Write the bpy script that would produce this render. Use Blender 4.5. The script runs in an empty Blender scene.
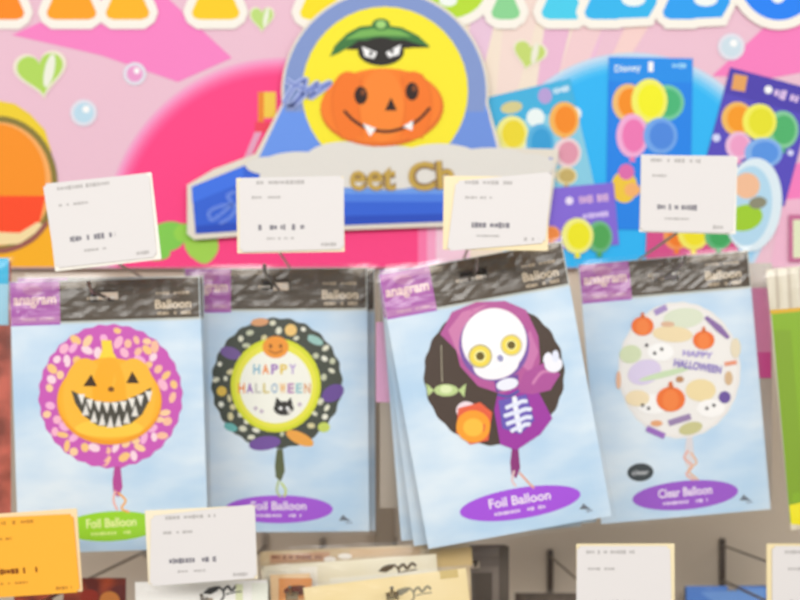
import bpy, bmesh, math, random
from mathutils import Vector, Matrix
F=1200.0; H=1.4
S=bpy.context.scene; COL=S.collection
PI=math.pi
def lin(c):
    return c/12.92 if c<=.04045 else ((c+.055)/1.055)**2.4
def rgb(h):
    h=h.lstrip('#'); h=''.join(c*2 for c in h) if len(h)==3 else h
    return tuple(lin(int(h[i:i+2],16)/255) for i in (0,2,4))+(1,)
def P(px,py,Y): return Vector(((px-400)/F*Y, Y, (300-py)/F*Y+H))
# ------------------------------------------------------------ materials
MC={}
def M(hexc,kind='paper'):
    k=(hexc,kind)
    if k in MC: return MC[k]
    m=bpy.data.materials.new(kind+'_'+hexc.strip('#')); m.use_nodes=True
    nt=m.node_tree; b=nt.nodes['Principled BSDF']
    b.inputs['Base Color'].default_value=rgb(hexc)
    tc=nt.nodes.new('ShaderNodeTexCoord'); n=nt.nodes.new('ShaderNodeTexNoise')
    nt.links.new(tc.outputs['Object'],n.inputs['Vector'])
    bp=nt.nodes.new('ShaderNodeBump'); nt.links.new(n.outputs['Fac'],bp.inputs['Height'])
    nt.links.new(bp.outputs['Normal'],b.inputs['Normal'])
    r={'paper':(.55,.3,60,.0004),'foil':(.4,.35,14,.0006),'metal':(.3,.5,80,.0002),'gloss':(.3,.4,30,.0005)}[kind]
    b.inputs['Roughness'].default_value=r[0]; b.inputs['Specular IOR Level'].default_value=r[1]
    n.inputs['Scale'].default_value=r[2]; bp.inputs['Distance'].default_value=r[3]; bp.inputs['Strength'].default_value=.6
    if kind=='metal': b.inputs['Metallic'].default_value=.8
    MC[k]=m; return m
def noise_mat(name,c1,c2,scale,lo=.4,hi=.6,rough=.5,bump=.0,stretch=None,detail=3):
    if name in MC: return MC[name]
    m=bpy.data.materials.new(name); m.use_nodes=True; nt=m.node_tree; b=nt.nodes['Principled BSDF']
    tc=nt.nodes.new('ShaderNodeTexCoord'); mp=nt.nodes.new('ShaderNodeMapping'); n=nt.nodes.new('ShaderNodeTexNoise'); cr=nt.nodes.new('ShaderNodeValToRGB')
    nt.links.new(tc.outputs['Object'],mp.inputs['Vector']); nt.links.new(mp.outputs['Vector'],n.inputs['Vector'])
    if stretch: mp.inputs['Scale'].default_value=stretch
    n.inputs['Scale'].default_value=scale; n.inputs['Detail'].default_value=detail
    cr.color_ramp.elements[0].position=lo; cr.color_ramp.elements[0].color=rgb(c1)
    cr.color_ramp.elements[1].position=hi; cr.color_ramp.elements[1].color=rgb(c2)
    nt.links.new(n.outputs['Fac'],cr.inputs['Fac']); nt.links.new(cr.outputs['Color'],b.inputs['Base Color'])
    b.inputs['Roughness'].default_value=rough
    if bump:
        bp=nt.nodes.new('ShaderNodeBump'); bp.inputs['Distance'].default_value=bump
        nt.links.new(n.outputs['Fac'],bp.inputs['Height']); nt.links.new(bp.outputs['Normal'],b.inputs['Normal'])
    MC[name]=m; return m
def film_mat(name,fac,tint='#ffffff',scale=28,dist=.004,rough=.16):
    if name in MC: return MC[name]
    m=bpy.data.materials.new(name); m.use_nodes=True; nt=m.node_tree
    nt.nodes.remove(nt.nodes['Principled BSDF']); out=nt.nodes['Material Output']
    tr=nt.nodes.new('ShaderNodeBsdfTransparent'); tr.inputs[0].default_value=rgb(tint)
    g=nt.nodes.new('ShaderNodeBsdfGlossy'); g.inputs['Roughness'].default_value=rough
    mx=nt.nodes.new('ShaderNodeMixShader')
    tc=nt.nodes.new('ShaderNodeTexCoord'); mp=nt.nodes.new('ShaderNodeMapping'); mp.inputs['Scale'].default_value=(1,1,2.2)
    n=nt.nodes.new('ShaderNodeTexNoise'); n.inputs['Scale'].default_value=scale; n.inputs['Distortion'].default_value=1.2
    bp=nt.nodes.new('ShaderNodeBump'); bp.inputs['Distance'].default_value=dist
    L=nt.links.new
    L(tc.outputs['Object'],mp.inputs['Vector']); L(mp.outputs['Vector'],n.inputs['Vector']); L(n.outputs['Fac'],bp.inputs['Height'])
    L(bp.outputs['Normal'],g.inputs['Normal'])
    mx.inputs['Fac'].default_value=fac; L(tr.outputs[0],mx.inputs[1]); L(g.outputs[0],mx.inputs[2])
    L(mx.outputs[0],out.inputs['Surface'])
    MC[name]=m; return m
FILM=film_mat('clear_film',.03,scale=9,dist=.002)
HFILM=film_mat('crinkled_film',.10,'#fff6e8',scale=9,dist=.004,rough=.33)
# ------------------------------------------------------------ objects
def tag(o,label=None,cat=None,group=None,kind=None):
    if label: o['label']=label
    if cat: o['category']=cat
    if group: o['group']=group
    if kind: o['kind']=kind
    return o
def empty(name,loc,rot=(0,0,0)):
    o=bpy.data.objects.new(name,None); o.empty_display_size=.02; COL.objects.link(o); o.location=loc; o.rotation_euler=rot; return o
def link(name,bm,mats,parent=None,smooth=False,recalc=False):
    if recalc: bmesh.ops.recalc_face_normals(bm,faces=bm.faces)
    me=bpy.data.meshes.new(name); bm.to_mesh(me); bm.free()
    for m in mats: me.materials.append(m)
    if smooth:
        for p in me.polygons: p.use_smooth=True
    o=bpy.data.objects.new(name,me); COL.objects.link(o); o.parent=parent; return o
def add_box(bm,c,s,bev=0,mi=0):
    r=bmesh.ops.create_cube(bm,size=1); vs=r['verts']
    for v in vs: v.co=Vector((c[i]+v.co[i]*s[i] for i in range(3)))
    fs={f for v in vs for f in v.link_faces}
    for f in fs: f.material_index=mi
    if bev:
        es={e for v in vs for e in v.link_edges}
        bmesh.ops.bevel(bm,geom=list(es),offset=bev,segments=2,affect='EDGES')
def add_tube(bm,pts,r,n=10,mi=0):
    pts=[Vector(p) for p in pts]; rings=[]
    for i,p in enumerate(pts):
        d=(pts[min(i+1,len(pts)-1)]-pts[max(i-1,0)]).normalized()
        up=Vector((1,0,0)) if abs(d.x)<.9 else Vector((0,0,1))
        a=d.cross(up).normalized(); b=d.cross(a)
        rings.append([bm.verts.new(p+(a*math.cos(t)+b*math.sin(t))*r) for t in (2*PI*k/n for k in range(n))])
    for i in range(len(rings)-1):
        for k in range(n):
            f=bm.faces.new((rings[i][k],rings[i][(k+1)%n],rings[i+1][(k+1)%n],rings[i+1][k])); f.material_index=mi
    bm.faces.new(rings[0]); bm.faces.new(rings[-1][::-1])
# ------------------------------------------------------------ flat printed artwork
class Space:
    """a flat plane facing -Y; maps a point measured on it to its own x,z in metres"""
    def __init__(s,cx,cy,Y,ang=0):
        s.cx,s.cy,s.Y,s.a=cx,cy,Y,math.radians(ang); s.k=Y/F
    def loc(s,p):
        dx=(p[0]-s.cx)*s.k; dz=(s.cy-p[1])*s.k; c,n=math.cos(s.a),math.sin(s.a)
        return (dx*c+dz*n, -dx*n+dz*c)
    def root(s,name): return empty(name,P(s.cx,s.cy,s.Y),(0,-s.a,0))
def glyphs(txt,bold=0):
    cu=bpy.data.curves.new('t','FONT'); cu.body=txt; cu.size=1; cu.offset=bold; cu.resolution_u=4
    o=bpy.data.objects.new('t',cu); COL.objects.link(o); bpy.context.view_layer.update()
    me=bpy.data.meshes.new_from_object(o.evaluated_get(bpy.context.evaluated_depsgraph_get()))
    vs=[(v.co.x,v.co.y) for v in me.vertices]; fs=[tuple(p.vertices) for p in me.polygons]
    bpy.data.objects.remove(o); bpy.data.curves.remove(cu); bpy.data.meshes.remove(me)
    x0=min(v[0] for v in vs);x1=max(v[0] for v in vs);y0=min(v[1] for v in vs);y1=max(v[1] for v in vs)
    return [((x-(x0+x1)/2)/(x1-x0),(y-(y0+y1)/2)/(y1-y0)) for x,y in vs],fs
class Art:
    def __init__(s,sp): s.sp=sp; s.sh=[]; s.n=0
    def poly(s,pts,c,same=False):
        if not same: s.n+=1
        pts=[s.sp.loc(p) for p in pts]; s.sh.append((pts,[tuple(range(len(pts)))],c,s.n)); return s
    def ell(s,cx,cy,rx,ry=None,c='#fff',rot=0,n=40,a0=0,a1=360,wav=0,wn=20,same=False):
        ry=ry or rx; r=math.radians(rot); pts=[]
        full=(a1-a0)==360
        for i in range(n+(0 if full else 1)):
            t=math.radians(a0+(a1-a0)*i/n); k=1+wav*math.sin(wn*t)
            x=rx*k*math.cos(t); y=-ry*k*math.sin(t)
            pts.append((cx+x*math.cos(r)+y*math.sin(r), cy-x*math.sin(r)+y*math.cos(r)))
        return s.poly(pts,c,same)
    def rect(s,x0,y0,x1,y1,c,rot=0,same=False):
        cx,cy=(x0+x1)/2,(y0+y1)/2; r=math.radians(rot); o=[]
        for x,y in ((x0,y0),(x1,y0),(x1,y1),(x0,y1)):
            x-=cx;y-=cy; o.append((cx+x*math.cos(r)+y*math.sin(r),cy-x*math.sin(r)+y*math.cos(r)))
        return s.poly(o,c,same)
    def line(s,pts,w,c,same=False):
        # a stroke of round-ended width w
        if not same: s.n+=1
        L=[];R=[]
        for i,p in enumerate(pts):
            a=pts[max(i-1,0)];b=pts[min(i+1,len(pts)-1)]; dx,dy=b[0]-a[0],b[1]-a[1]; d=math.hypot(dx,dy) or 1
            k=.55 if (len(pts)>2 and i in(0,len(pts)-1)) else 1
            L.append((p[0]-dy/d*w/2*k,p[1]+dx/d*w/2*k)); R.append((p[0]+dy/d*w/2*k,p[1]-dx/d*w/2*k))
        P_=[s.sp.loc(p) for p in L+R]; m=len(pts)
        s.sh.append((P_,[(i,i+1,m+i+1,m+i) for i in range(m-1)],c,s.n)); return s
    def curve(s,pts,w,c,sub=6):
        o=[]
        for i in range(len(pts)-1):
            p0=pts[max(i-1,0)];p1=pts[i];p2=pts[i+1];p3=pts[min(i+2,len(pts)-1)]
            for k in range(sub):
                t=k/sub
                o.append(tuple(.5*(2*p1[j]+(p2[j]-p0[j])*t+(2*p0[j]-5*p1[j]+4*p2[j]-p3[j])*t*t+(3*p1[j]-p0[j]-3*p2[j]+p3[j])*t**3) for j in (0,1)))
        o.append(pts[-1]); return s.line(o,w,c)
    def text(s,txt,cx,cy,w,h,c,rot=0,bold=.015):
        s.n+=1; vs,fs=glyphs(txt,bold); r=math.radians(rot); o=[]
        for x,y in vs:
            x*=w;y*=-h; o.append(s.sp.loc((cx+x*math.cos(r)+y*math.sin(r),cy-x*math.sin(r)+y*math.cos(r))))
        s.sh.append((o,fs,c,s.n)); return s
    def marks(s,x0,x1,y,h,c,seed,rot=0):
        # small print too blurred to read
        rnd=random.Random(seed); s.n+=1; x=x0; cx=(x0+x1)/2; t=math.tan(math.radians(rot))
        while x<x1:
            w=rnd.uniform(1.6,4)
            if rnd.random()<.8:
                hh=h*rnd.uniform(.6,1); yy=y-(x-cx)*t
                s.rect(x,yy-hh/2,min(x+w,x1),yy+hh/2,c,rot,same=True)
            x+=w+rnd.uniform(.3,1.1)
        return s
    def build(s,name,parent,base=.0004,f=None,kind='paper',holes=(),step=.00002,grid=.012,mats=None):
        mats=mats or {}; bm=bmesh.new(); keys=[]
        for pts,fs,c,n in s.sh:
            if c not in keys: keys.append(c)
            mi=keys.index(c); vs=[bm.verts.new((x,-(base+n*step),z)) for x,z in pts]
            for q in fs:
                try: fc=bm.faces.new([vs[i] for i in q])
                except ValueError: continue
                fc.material_index=mi
        bm.normal_update(); bmesh.ops.triangulate(bm,faces=bm.faces)
        if f or holes:
            xs=[v.co.x for v in bm.verts]; zs=[v.co.z for v in bm.verts]
            cuts=[(0,i*grid) for i in range(int(min(xs)//grid)+1,int(max(xs)//grid)+1)]+[(2,i*grid) for i in range(int(min(zs)//grid)+1,int(max(zs)//grid)+1)]
            for (hx,hz,hw,hh) in holes: cuts+=[(0,hx-hw),(0,hx+hw),(2,hz-hh),(2,hz+hh)]
            for ax,v in cuts:
                co=[0,0,0];no=[0,0,0];co[ax]=v;no[ax]=1
                bmesh.ops.bisect_plane(bm,geom=list(bm.verts)+list(bm.edges)+list(bm.faces),plane_co=co,plane_no=no,dist=1e-7)
            if holes:
                kill=[fc for fc in bm.faces if any(abs(fc.calc_center_median().x-hx)<hw and abs(fc.calc_center_median().z-hz)<hh for hx,hz,hw,hh in holes)]
                bmesh.ops.delete(bm,geom=kill,context='FACES')
            if f:
                for v in bm.verts: v.co.y-=f(v.co.x,v.co.z)
        for fc in bm.faces:
            fc.normal_update()
            if fc.normal.y>0: fc.normal_flip()
        return link(name,bm,[mats.get(k) or M(k,kind) for k in keys],parent)
def pouch(name,parent,w,h,mat,puff,extra=0,thick=.0006,holes=(),edge=0,grid=.012):
    """a closed flat bag: front and back sheets joined along the rim"""
    f=puff_fn(w,h,puff); W,Hh=w/2+edge,h/2+edge; bm=bmesh.new()
    def axis(L,hs):
        n=max(2,int(2*L/grid)); a=[-L+2*L*i/n for i in range(n+1)]
        for c,d in hs:
            for q in (c-d,c+d):
                j=min(range(len(a)),key=lambda i:abs(a[i]-q)) if abs(min(a,key=lambda v:abs(v-q))-q)<grid*.3 else None
                if j is None: a.append(q)
                elif 0<j<len(a)-1: a[j]=q
                a.sort()
        return a
    X=axis(W,[(q[0],q[2]) for q in holes]); Z=axis(Hh,[(q[1],q[3]) for q in holes])
    V={}
    for i,x in enumerate(X):
        for j,z in enumerate(Z):
            rim=i in(0,len(X)-1) or j in(0,len(Z)-1)
            d=f(x,z)+extra
            V[i,j,0]=bm.verts.new((x,-(thick/2 if rim else d+thick/2),z)); V[i,j,1]=bm.verts.new((x,(thick/2 if rim else d+thick/2),z))
    inh=lambda i,j:any(abs((X[i]+X[i+1])/2-a)<c and abs((Z[j]+Z[j+1])/2-b)<d for a,b,c,d in holes)
    nx,nz=len(X)-1,len(Z)-1
    def solid(i,j): return 0<=i<nx and 0<=j<nz and not inh(i,j)
    for i in range(nx):
        for j in range(nz):
            if inh(i,j): continue
            bm.faces.new((V[i,j,0],V[i+1,j,0],V[i+1,j+1,0],V[i,j+1,0]))
            bm.faces.new((V[i,j+1,1],V[i+1,j+1,1],V[i+1,j,1],V[i,j,1]))
            for (di,dj,a,b) in ((-1,0,(0,0),(0,1)),(1,0,(1,1),(1,0)),(0,-1,(1,0),(0,0)),(0,1,(0,1),(1,1))):
                if not solid(i+di,j+dj):
                    p=(i+a[0],j+a[1]);q=(i+b[0],j+b[1])
                    bm.faces.new((V[p+(0,)],V[q+(0,)],V[q+(1,)],V[p+(1,)]))
    return link(name,bm,[mat],parent,recalc=True,smooth=False)
def puff_fn(w,h,p):
    def f(x,z):
        a=max(0,1-(2*x/w)**2); b=max(0,1-(2*z/h)**4)
        return p*math.sqrt(a)*b*.9+.0003*math.sin(x*70+z*31)*a*b
    return f
def copy_tree(o,parent=None):
    c=o.copy(); COL.objects.link(c); c.parent=parent
    for ch in list(o.children): copy_tree(ch,c)
    return c
# ============================================================ setting
SKY=noise_mat('printed_sky','#b9d7f1','#dfedf8',9,.38,.66,rough=.35,bump=.0006,stretch=(1,1,2.2))
bm=bmesh.new(); add_box(bm,(0,1.635,1.35),(3.2,.03,2.7))
wall=link('wall_back',bm,[noise_mat('shop_panel','#cbbaa6','#d4c6b4',4,.3,.7,rough=.55)]); tag(wall,kind='structure')
bm=bmesh.new(); add_box(bm,(0,.3,-.02),(3.2,2.7,.04))
tag(link('floor',bm,[noise_mat('floor_tile','#d8d2c8','#e2dcd2',6,.4,.6,rough=.35)]),kind='structure')
def upright(px):  # added strip, its darker tone stands for the shaded wall between packs
    x=(px-400)/F*1.61
    b=bmesh.new(); add_box(b,(0,0,0),(.026,.018,1.2),.002)
    o=link('gap_shade_strip',b,[M('#a89a8a','gloss')]); o.location=(x,1.610,H-.56); tag(o,'added grey strip standing in for the shaded shop wall in the gap between the balloon packs','wall shade strip'); return o
upright(385)
# ============================================================ printed banner
BY=1.6
bs=Space(400,100,BY)
ban=bs.root('header_banner')
tag(ban,'large pink printed backdrop board with rainbow lettering above the hanging packs','banner')
bm=bmesh.new()
z0=bs.loc((0,268))[1]; z1=bs.loc((0,-230))[1]
add_box(bm,(0,.006,(z0+z1)/2),(1.9,.012,z1-z0))
link('board',bm,[M('#efc4d6')],ban)
A=Art(bs)
LIM=268
def clipy(pts): return [(x,min(y,LIM-.5)) for x,y in pts]
# pale rays
A.poly([(455,20),(600,20),(560,95),(500,268),(440,268)],'#f6e6d4')
for a,b,c in ((482,500,'#ecc8e0'),(512,545,'#f6dfd6'),(556,578,'#eebcd8'),(585,612,'#f0c0dc')):
    A.poly([(a,-60),(b+14,-60),((a+b)/2-30+8,130),((a+b)/2-30-6,130)],c)
A.poly([(600,-60),(640,-60),(585,70),(560,70)],'#f4d0d4')
A.poly([(655,-40),(690,-40),(628,60),(610,60)],'#f8d4d0')
A.poly([(12,35),(50,18),(120,-40),(170,0),(232,58),(178,82),(100,55)],'#fa84c8')
A.poly([(-260,60),(-120,10),(-60,60),(-140,110)],'#fa84c8')
A.poly([(712,76),(770,22),(840,-10),(980,-30),(980,40),(772,78)],'#f97fc2')
A.poly([(790,165),(1000,120),(1000,250),(775,200)],'#f97fc2') 
A.poly([(782,200),(1000,180),(1000,267),(770,267)],'#f3bcd6')
# hot pink balloon with a soft lighter rim
for k,c in enumerate(('#f6a8d0','#fa90c4','#fc78b0','#fd60a0','#fe4d92','#ff4088')):
    r=178-k*3.4; pts=[(283+r*1.0*math.cos(t),236-r*1.0*math.sin(t)) for t in (2*PI*i/90 for i in range(90))]
    A.poly(clipy(pts),c)
for k,c in enumerate(('#ff7ab0','#fba6cc','#f8cfe2')):
    A.poly([(418+k*9,222),(470,222),(470,267),(418+k*9,267)],c)
# blue balloon
for k,c in enumerate(('#c4dff6','#9cd6fa','#6ccbfb','#3cc0fc','#22b8fc')):
    r=142-k*4.5; pts=[(632+r*math.cos(t),192-r*.98*math.sin(t)) for t in (2*PI*i/90 for i in range(90))]
    A.poly(clipy(pts),c)
# yellow round at left
A.poly([(-120,130),(-60,104),(-5,100),(15,104),(30,114),(45,130),(51,150),(56,180),(58,210),(63,230),(74,246),(82,258),(82,267),(-120,267)],'#f4d428')
A.poly([(-120,190),(50,190),(56,210),(60,230),(71,246),(77,258),(77,267),(-120,267)],'#fcb414')
A.poly([(58,262),(82,255),(80,267),(55,267)],'#f5c04a')
# green patches under the pink balloon
def blob(cx,cy,rx,ry,c,s):
    r=random.Random(s); ks=[r.uniform(.85,1.12) for _ in range(9)]
    pts=[]
    for i in range(45):
        t=2*PI*i/45; j=i/5; a=ks[int(j)%9];b=ks[(int(j)+1)%9]; k=a+(b-a)*(j-int(j)); pts.append((cx+rx*k*math.cos(t),cy-ry*k*math.sin(t)))
    A.poly(clipy(pts),c)
blob(168,236,22,14,'#84d050',1); blob(150,252,20,9,'#84d050',5); blob(202,247,18,16,'#a4d850',3); blob(185,232,12,9,'#98d84c',4)
A.rect(262,92,276,118,'#f4d048'); A.rect(258,92,264,122,'#f08a28'); A.rect(255,122,272,132,'#f2405c'); A.poly([(255,132),(262,132),(250,160),(244,158)],'#e8a8c8')
A.build('background_print',ban,base=.0002)
# ring picture at left, hearts and bubbles
A=Art(bs)
A.ell(-2,184,60,68,'#8a7a34'); A.ell(-2,184,54,62,'#fcb060'); A.ell(-4,180,50,56,'#fc9414')
A.poly([(-40,196),(46,196),(40,222),(20,234),(-30,230)],'#ff4a1c'); A.poly([(-30,231),(20,233),(38,222),(46,226),(20,244),(-20,246)],'#f8e0a8')
A.ell(-60,184,40,50,'#fc9414')
A.curve([(-40,243),(0,251),(30,241),(48,222)],5,'#9c5a50')
A.build('ring_picture',ban,base=.0014)
def heart(cx,cy,w,h,rot,c1,c2):
    a=Art(bs); 
    for k,c in ((1,'#f4ead8'),(.86,c1)):
        pts=[]
        for i in range(40):
            t=2*PI*i/40; x=16*math.sin(t)**3; y=13*math.cos(t)-5*math.cos(2*t)-2*math.cos(3*t)-math.cos(4*t)
            x*=w/32*k;y*=-h/30*k; r=math.radians(rot); pts.append((cx+x*math.cos(r)+y*math.sin(r),cy-x*math.sin(r)+y*math.cos(r)))
        a.poly(pts,c)
    a.ell(cx+w*.16,cy-h*.02,w*.09,h*.34,c2,rot=-12)
    a.build('heart_print',ban,base=.0014)
heart(41,72,54,50,8,'#b4dc5c','#f2f4e4'); heart(529,54,36,32,-14,'#c6dc70','#f0eedc'); heart(262,18,26,28,0,'#c0e07c','#f0f4e0')
heart(-130,150,50,46,-10,'#b4dc5c','#f2f4e4'); heart(880,110,46,42,12,'#b4dc5c','#f2f4e4')
for cx,cy,r,c in ((84,113,12,'#bfe0f2'),(731,47,12,'#cfe2ee'),(135,74,10,'#ef9fd2'),(-60,60,11,'#bfe0f2'),(900,40,11,'#bfe0f2')):
    a=Art(bs); a.ell(cx,cy,r+1.5,r+1.5,'#e6e4f0'); a.ell(cx,cy,r-2,r-2,c); a.ell(cx+r*.2,cy-r*.3,r*.3,r*.3,'#ffffff'); a.build('bubble_print',ban,base=.0014)
# rainbow lettering
LN=[0]
def letter(parts_,c,counter=None):
    a=Art(bs)
    for out in (9.5,0):
        for kind,*g in parts_:
            col='#fbf6ec' if out else c
            if kind=='foot':
                x0,x1=g; o=out
                a.poly([(x0+13-o,-90-o),(x1-13+o,-90-o),(x1-12+o,-14),(x1-3+o,6),(x1+o*.9,13),(x1-2+o*.7,18+o*.5),(x1-8+o*.3,20+o),(x0+8-o*.3,20+o),(x0+2-o*.7,18+o*.5),(x0-o*.9,13),(x0+3-o,6),(x0+12-o,-14)],col)
            elif kind=='ell':
                x,y,rx,ry=g; a.ell(x,y,rx+out,ry+out,col)
            elif kind=='poly':
                pts=g[0]; mx=sum(p[0] for p in pts)/len(pts); my=sum(p[1] for p in pts)/len(pts)
                hx=max(abs(p[0]-mx) for p in pts); hy=max(abs(p[1]-my) for p in pts)
                a.poly([(mx+(p[0]-mx)*(1+out/hx),my+(p[1]-my)*(1+out/hy)) for p in pts],col)
    for e in counter or []: a.ell(*e,'#f4faf8')
    LN[0]+=1; a.build('letter',ban,base=.0016+LN[0]*.00021,step=.00004)
bar=lambda x0,x1,y0,y1:('poly',[(x0,y0),(x1,y0),(x1,y1),(x0,y1)])
letter([('foot',-110,-65),('foot',-50,-25+10),bar(-100,-22,-52,-30)],'#fc5a20')
letter([('foot',-8,25),bar(0,80,-45,-28)],'#fd8c0c')
letter([('foot',47,97),bar(-1,70,-45,-28),('poly',[(12,-95),(60,-95),(80,-30),(5,-30)])],'#fca40e')
letter([('foot',106,150),('ell',148,-60,34,30)],'#fcb812',[(148,-60,12,10)])
letter([('foot',192,240),('ell',236,-60,34,30)],'#fcd00e',[(236,-60,12,10)])
letter([('foot',300,343),('poly',[(290,-95),(355,-95),(335,-20),(308,-20)])],'#fee410')
letter([('ell',443,-8,42,28),('ell',440,-62,36,28)],'#b9e02c',[(448,1,9,6),(440,-60,10,8)])
letter([('foot',491,520),bar(500,565,-45,-28)],'#8ad694')
letter([('foot',541,583),('poly',[(515,-95),(560,-95),(575,-30),(505,-30)])],'#42d0f2')
letter([('foot',584,624),('poly',[(590,-14),(657,-14),(656,4),(648,18),(600,20)])],'#28b8f4',[(633,0,12,7)])
letter([('foot',662,700),('poly',[(668,-14),(730,-14),(729,4),(721,18),(672,20)])],'#1ca0f6',[(705,0,12,7)])
letter([('ell',778,-28,42,49)],'#1282fa',[(777,-6,8,10)])
letter([('foot',832,870),('foot',890,925),('poly',[(838,-95),(868,-95),(918,16),(890,16)])],'#2060f0')
# balloon packs pictured on the banner (printed pictures)
def picpack(corner,size,ang,bg,head,balloons,name='pack_picture',logo=None,base=.0020,extra=None):
    a=Art(bs); cx,cy=corner; w,h=size
    a.rect(cx-w/2,cy-h/2,cx+w/2,cy+h/2,bg,ang)
    def t(u,v):
        r=math.radians(ang); x=(u-.5)*w;y=(v-.5)*h; return (cx+x*math.cos(r)+y*math.sin(r),cy-x*math.sin(r)+y*math.cos(r))
    if head: a.poly([t(0,0),t(1,0),t(1,head[1]),t(0,head[1])],head[0])
    if extra: extra(a,t)
    for (x,y,rx,ry,c,c2) in balloons:
        a.ell(x,y,rx,ry,c2); a.ell(x+rx*.08,y,rx*.72,ry*.76,c); a.poly([(x-2,y+ry-1),(x+2,y+ry-1),(x+3,y+ry+4),(x-3,y+ry+4)],c)
    o=a.build(name,ban,base=base); return o
def exA(a,t):
    a.ell(*t(.28,.12),11,6,'#d8cf90',rot=10); a.ell(*t(.68,.09),7,8,'#b8a0dc'); a.marks(t(.88,.07)[0]-8,t(.88,.07)[0]+8,t(.88,.07)[1],6,'#d8f0ff',21,13)
    a.ell(*t(.52,.24),9,9,'#eefafa'); a.ell(*t(.96,.28),7,7,'#eefafa')
    a.poly([t(.0,.35),t(.4,.3),t(.3,.95),t(.0,.9)],'#e4eee4')
picpack((541,150),(88,126),13,'#88d0ea',('#3eb4e4',.24),[(512,134,16,18,'#f0dc28','#f4f090'),(540,143,14,19,'#2ca0dc','#54b4e4'),(564,120,15,18,'#f88c10','#f8b858'),(567,153,14,15,'#e49ab0','#f0d8dc'),(566,176,11,9,'#c8b068','#e8dcae')],extra=exA)
def exB(a,t):
    a.text('Disney',*t(.23,.068),26,9,'#eafaff',3); a.rect(648,62,653,72,'#ffffff'); a.marks(672,686,66,5,'#9fdcff',3)
    a.ell(624,187,13,16,'#f4cc38'); a.ell(626,172,8,8,'#e06cb0'); a.ell(632,190,8,7,'#f8b46c')
picpack((649,144),(84,172),-1,'#0f84ee',('#1590f0',.14),[(628,103,16,19,'#f8900c','#f4c070'),(666,103,18,18,'#44b878','#74cca0'),(649,101,18,22,'#f6f414','#f6f468'),(632,136,16,22,'#f078b8','#f4b0dc'),(660,136,17,18,'#4888e4','#70a8f0')],extra=exB)
def exC(a,t):
    a.rect(732,75,746,91,'#e8a45c',-10); a.ell(768,90,4,4,'#fff'); a.marks(774,806,98,10,'#e4c8f0',22,-17)
    for x,y,r in ((716,138,4),(775,158,4),(790,153,3),(785,118,3)): a.ell(x,y,r,r,'#d8dcff')
picpack((757,137),(88,120),-15,'#5448c0',('#4a3cb0',.22),[(737,119,16,17,'#f89c14','#f4bc5c'),(782,130,16,19,'#4cb46c','#84cc9c'),(759,122,17,18,'#e8e420','#f4f05c'),(738,146,13,14,'#f0a0cc','#f0c0e0'),(763,153,19,15,'#5494e8','#84b4f0')],extra=exC)
def exD(a,t):
    a.ell(569,201,4,4,'#f0e4ff'); a.marks(574,608,199,9,'#e0b8e0',23,6); a.marks(580,612,215,6,'#dcc8fc',8,7)
picpack((578,217),(76,62),5,'#8468dc',('#8468dc',.2),[(551,234,9,8,'#f08a3c','#f0a070'),(599,237,13,16,'#4ca854','#6cb884'),(577,236,16,18,'#f2ec14','#f6f488')],extra=exD,base=.0033)
picpack((692,240),(92,40),-2,'#d84c8c',None,[(676,236,13,14,'#f47c1c','#f49c54'),(693,233,16,17,'#f2e41c','#f4ec64'),(718,236,14,14,'#3ca85c','#60b87c')],base=.0027)
a=Art(bs); a.ell(752,205,29,47,'#dff0fa',rot=-6); a.ell(748,206,23,40,'#b4dcf4',rot=-6); a.ell(746,186,13,13,'#f4c09a'); a.ell(744,218,18,13,'#a0d028',rot=15); a.ell(757,203,9,6,'#8c8c74',rot=10)
a.build('oval_picture',ban,base=.0039)
a=Art(bs); a.rect(788,215,860,262,'#c86c98'); a.rect(792,220,858,258,'#e6ecc8'); a.build('frame_picture',ban,base=.0045)
# ============================================================ topper sign
TY=1.588
ts=Space(385,228,TY)
top=ts.root('halloween_sign'); tag(top,'domed blue card sign with smiling pumpkin on yellow disc in front of pink banner','sign')
def dome(o=0):
    pts=[]
    for i in range(0,41):
        t=math.radians(-6+ (192)*i/40); pts.append((385+(101+o)*math.cos(t),93-(101+o)*math.sin(t)))
    return [(500+o,160)]+pts+[(258-o,160)]
def outline(o=0):
    return [(556+o,152-o),(545+o,226+o),(440,224+o),(300,229+o),(196-o*.6,237+o),(190-o,234),(190-o,186-o*.4),(214,172-o),(258-o,154)]+dome(o)[::-1][1:-1]+[(498+o,148)]
bm=bmesh.new(); pts=[ts.loc(p) for p in outline(2.6)]
fr=[bm.verts.new((x,-.002,z)) for x,z in pts]; bk=[bm.verts.new((x,.003,z)) for x,z in pts]
bm.faces.new(fr); bm.faces.new(bk[::-1])
for i in range(len(pts)):
    j=(i+1)%len(pts); bm.faces.new((fr[i],bk[i],bk[j],fr[j]))
bm.normal_update(); bmesh.ops.triangulate(bm,faces=[f for f in bm.faces if len(f.verts)>4])
link('sign_board',bm,[M('#e9e2d4')],top,recalc=True)
for px_,py_ in ((300,200),(470,200),(385,60)):
    bm=bmesh.new(); x,z=ts.loc((px_,py_)); add_box(bm,(x,.0055,z),(.03,.005,.03)); link('mounting_pad',bm,[M('#e8e4dc')],top)
A=Art(ts)
A.poly(dome(),'#6c9af0'); A.ell(385,93,101,101,'#8299d2'); A.poly([(282,112),(330,112),(330,160),(262,160)],'#6898f2'); A.poly([(440,112),(488,112),(498,160),(440,160)],'#6e94e4')
A.ell(385,91,83,84,'#fdee28')
A.build('dome_print',top,base=.0022)
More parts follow.
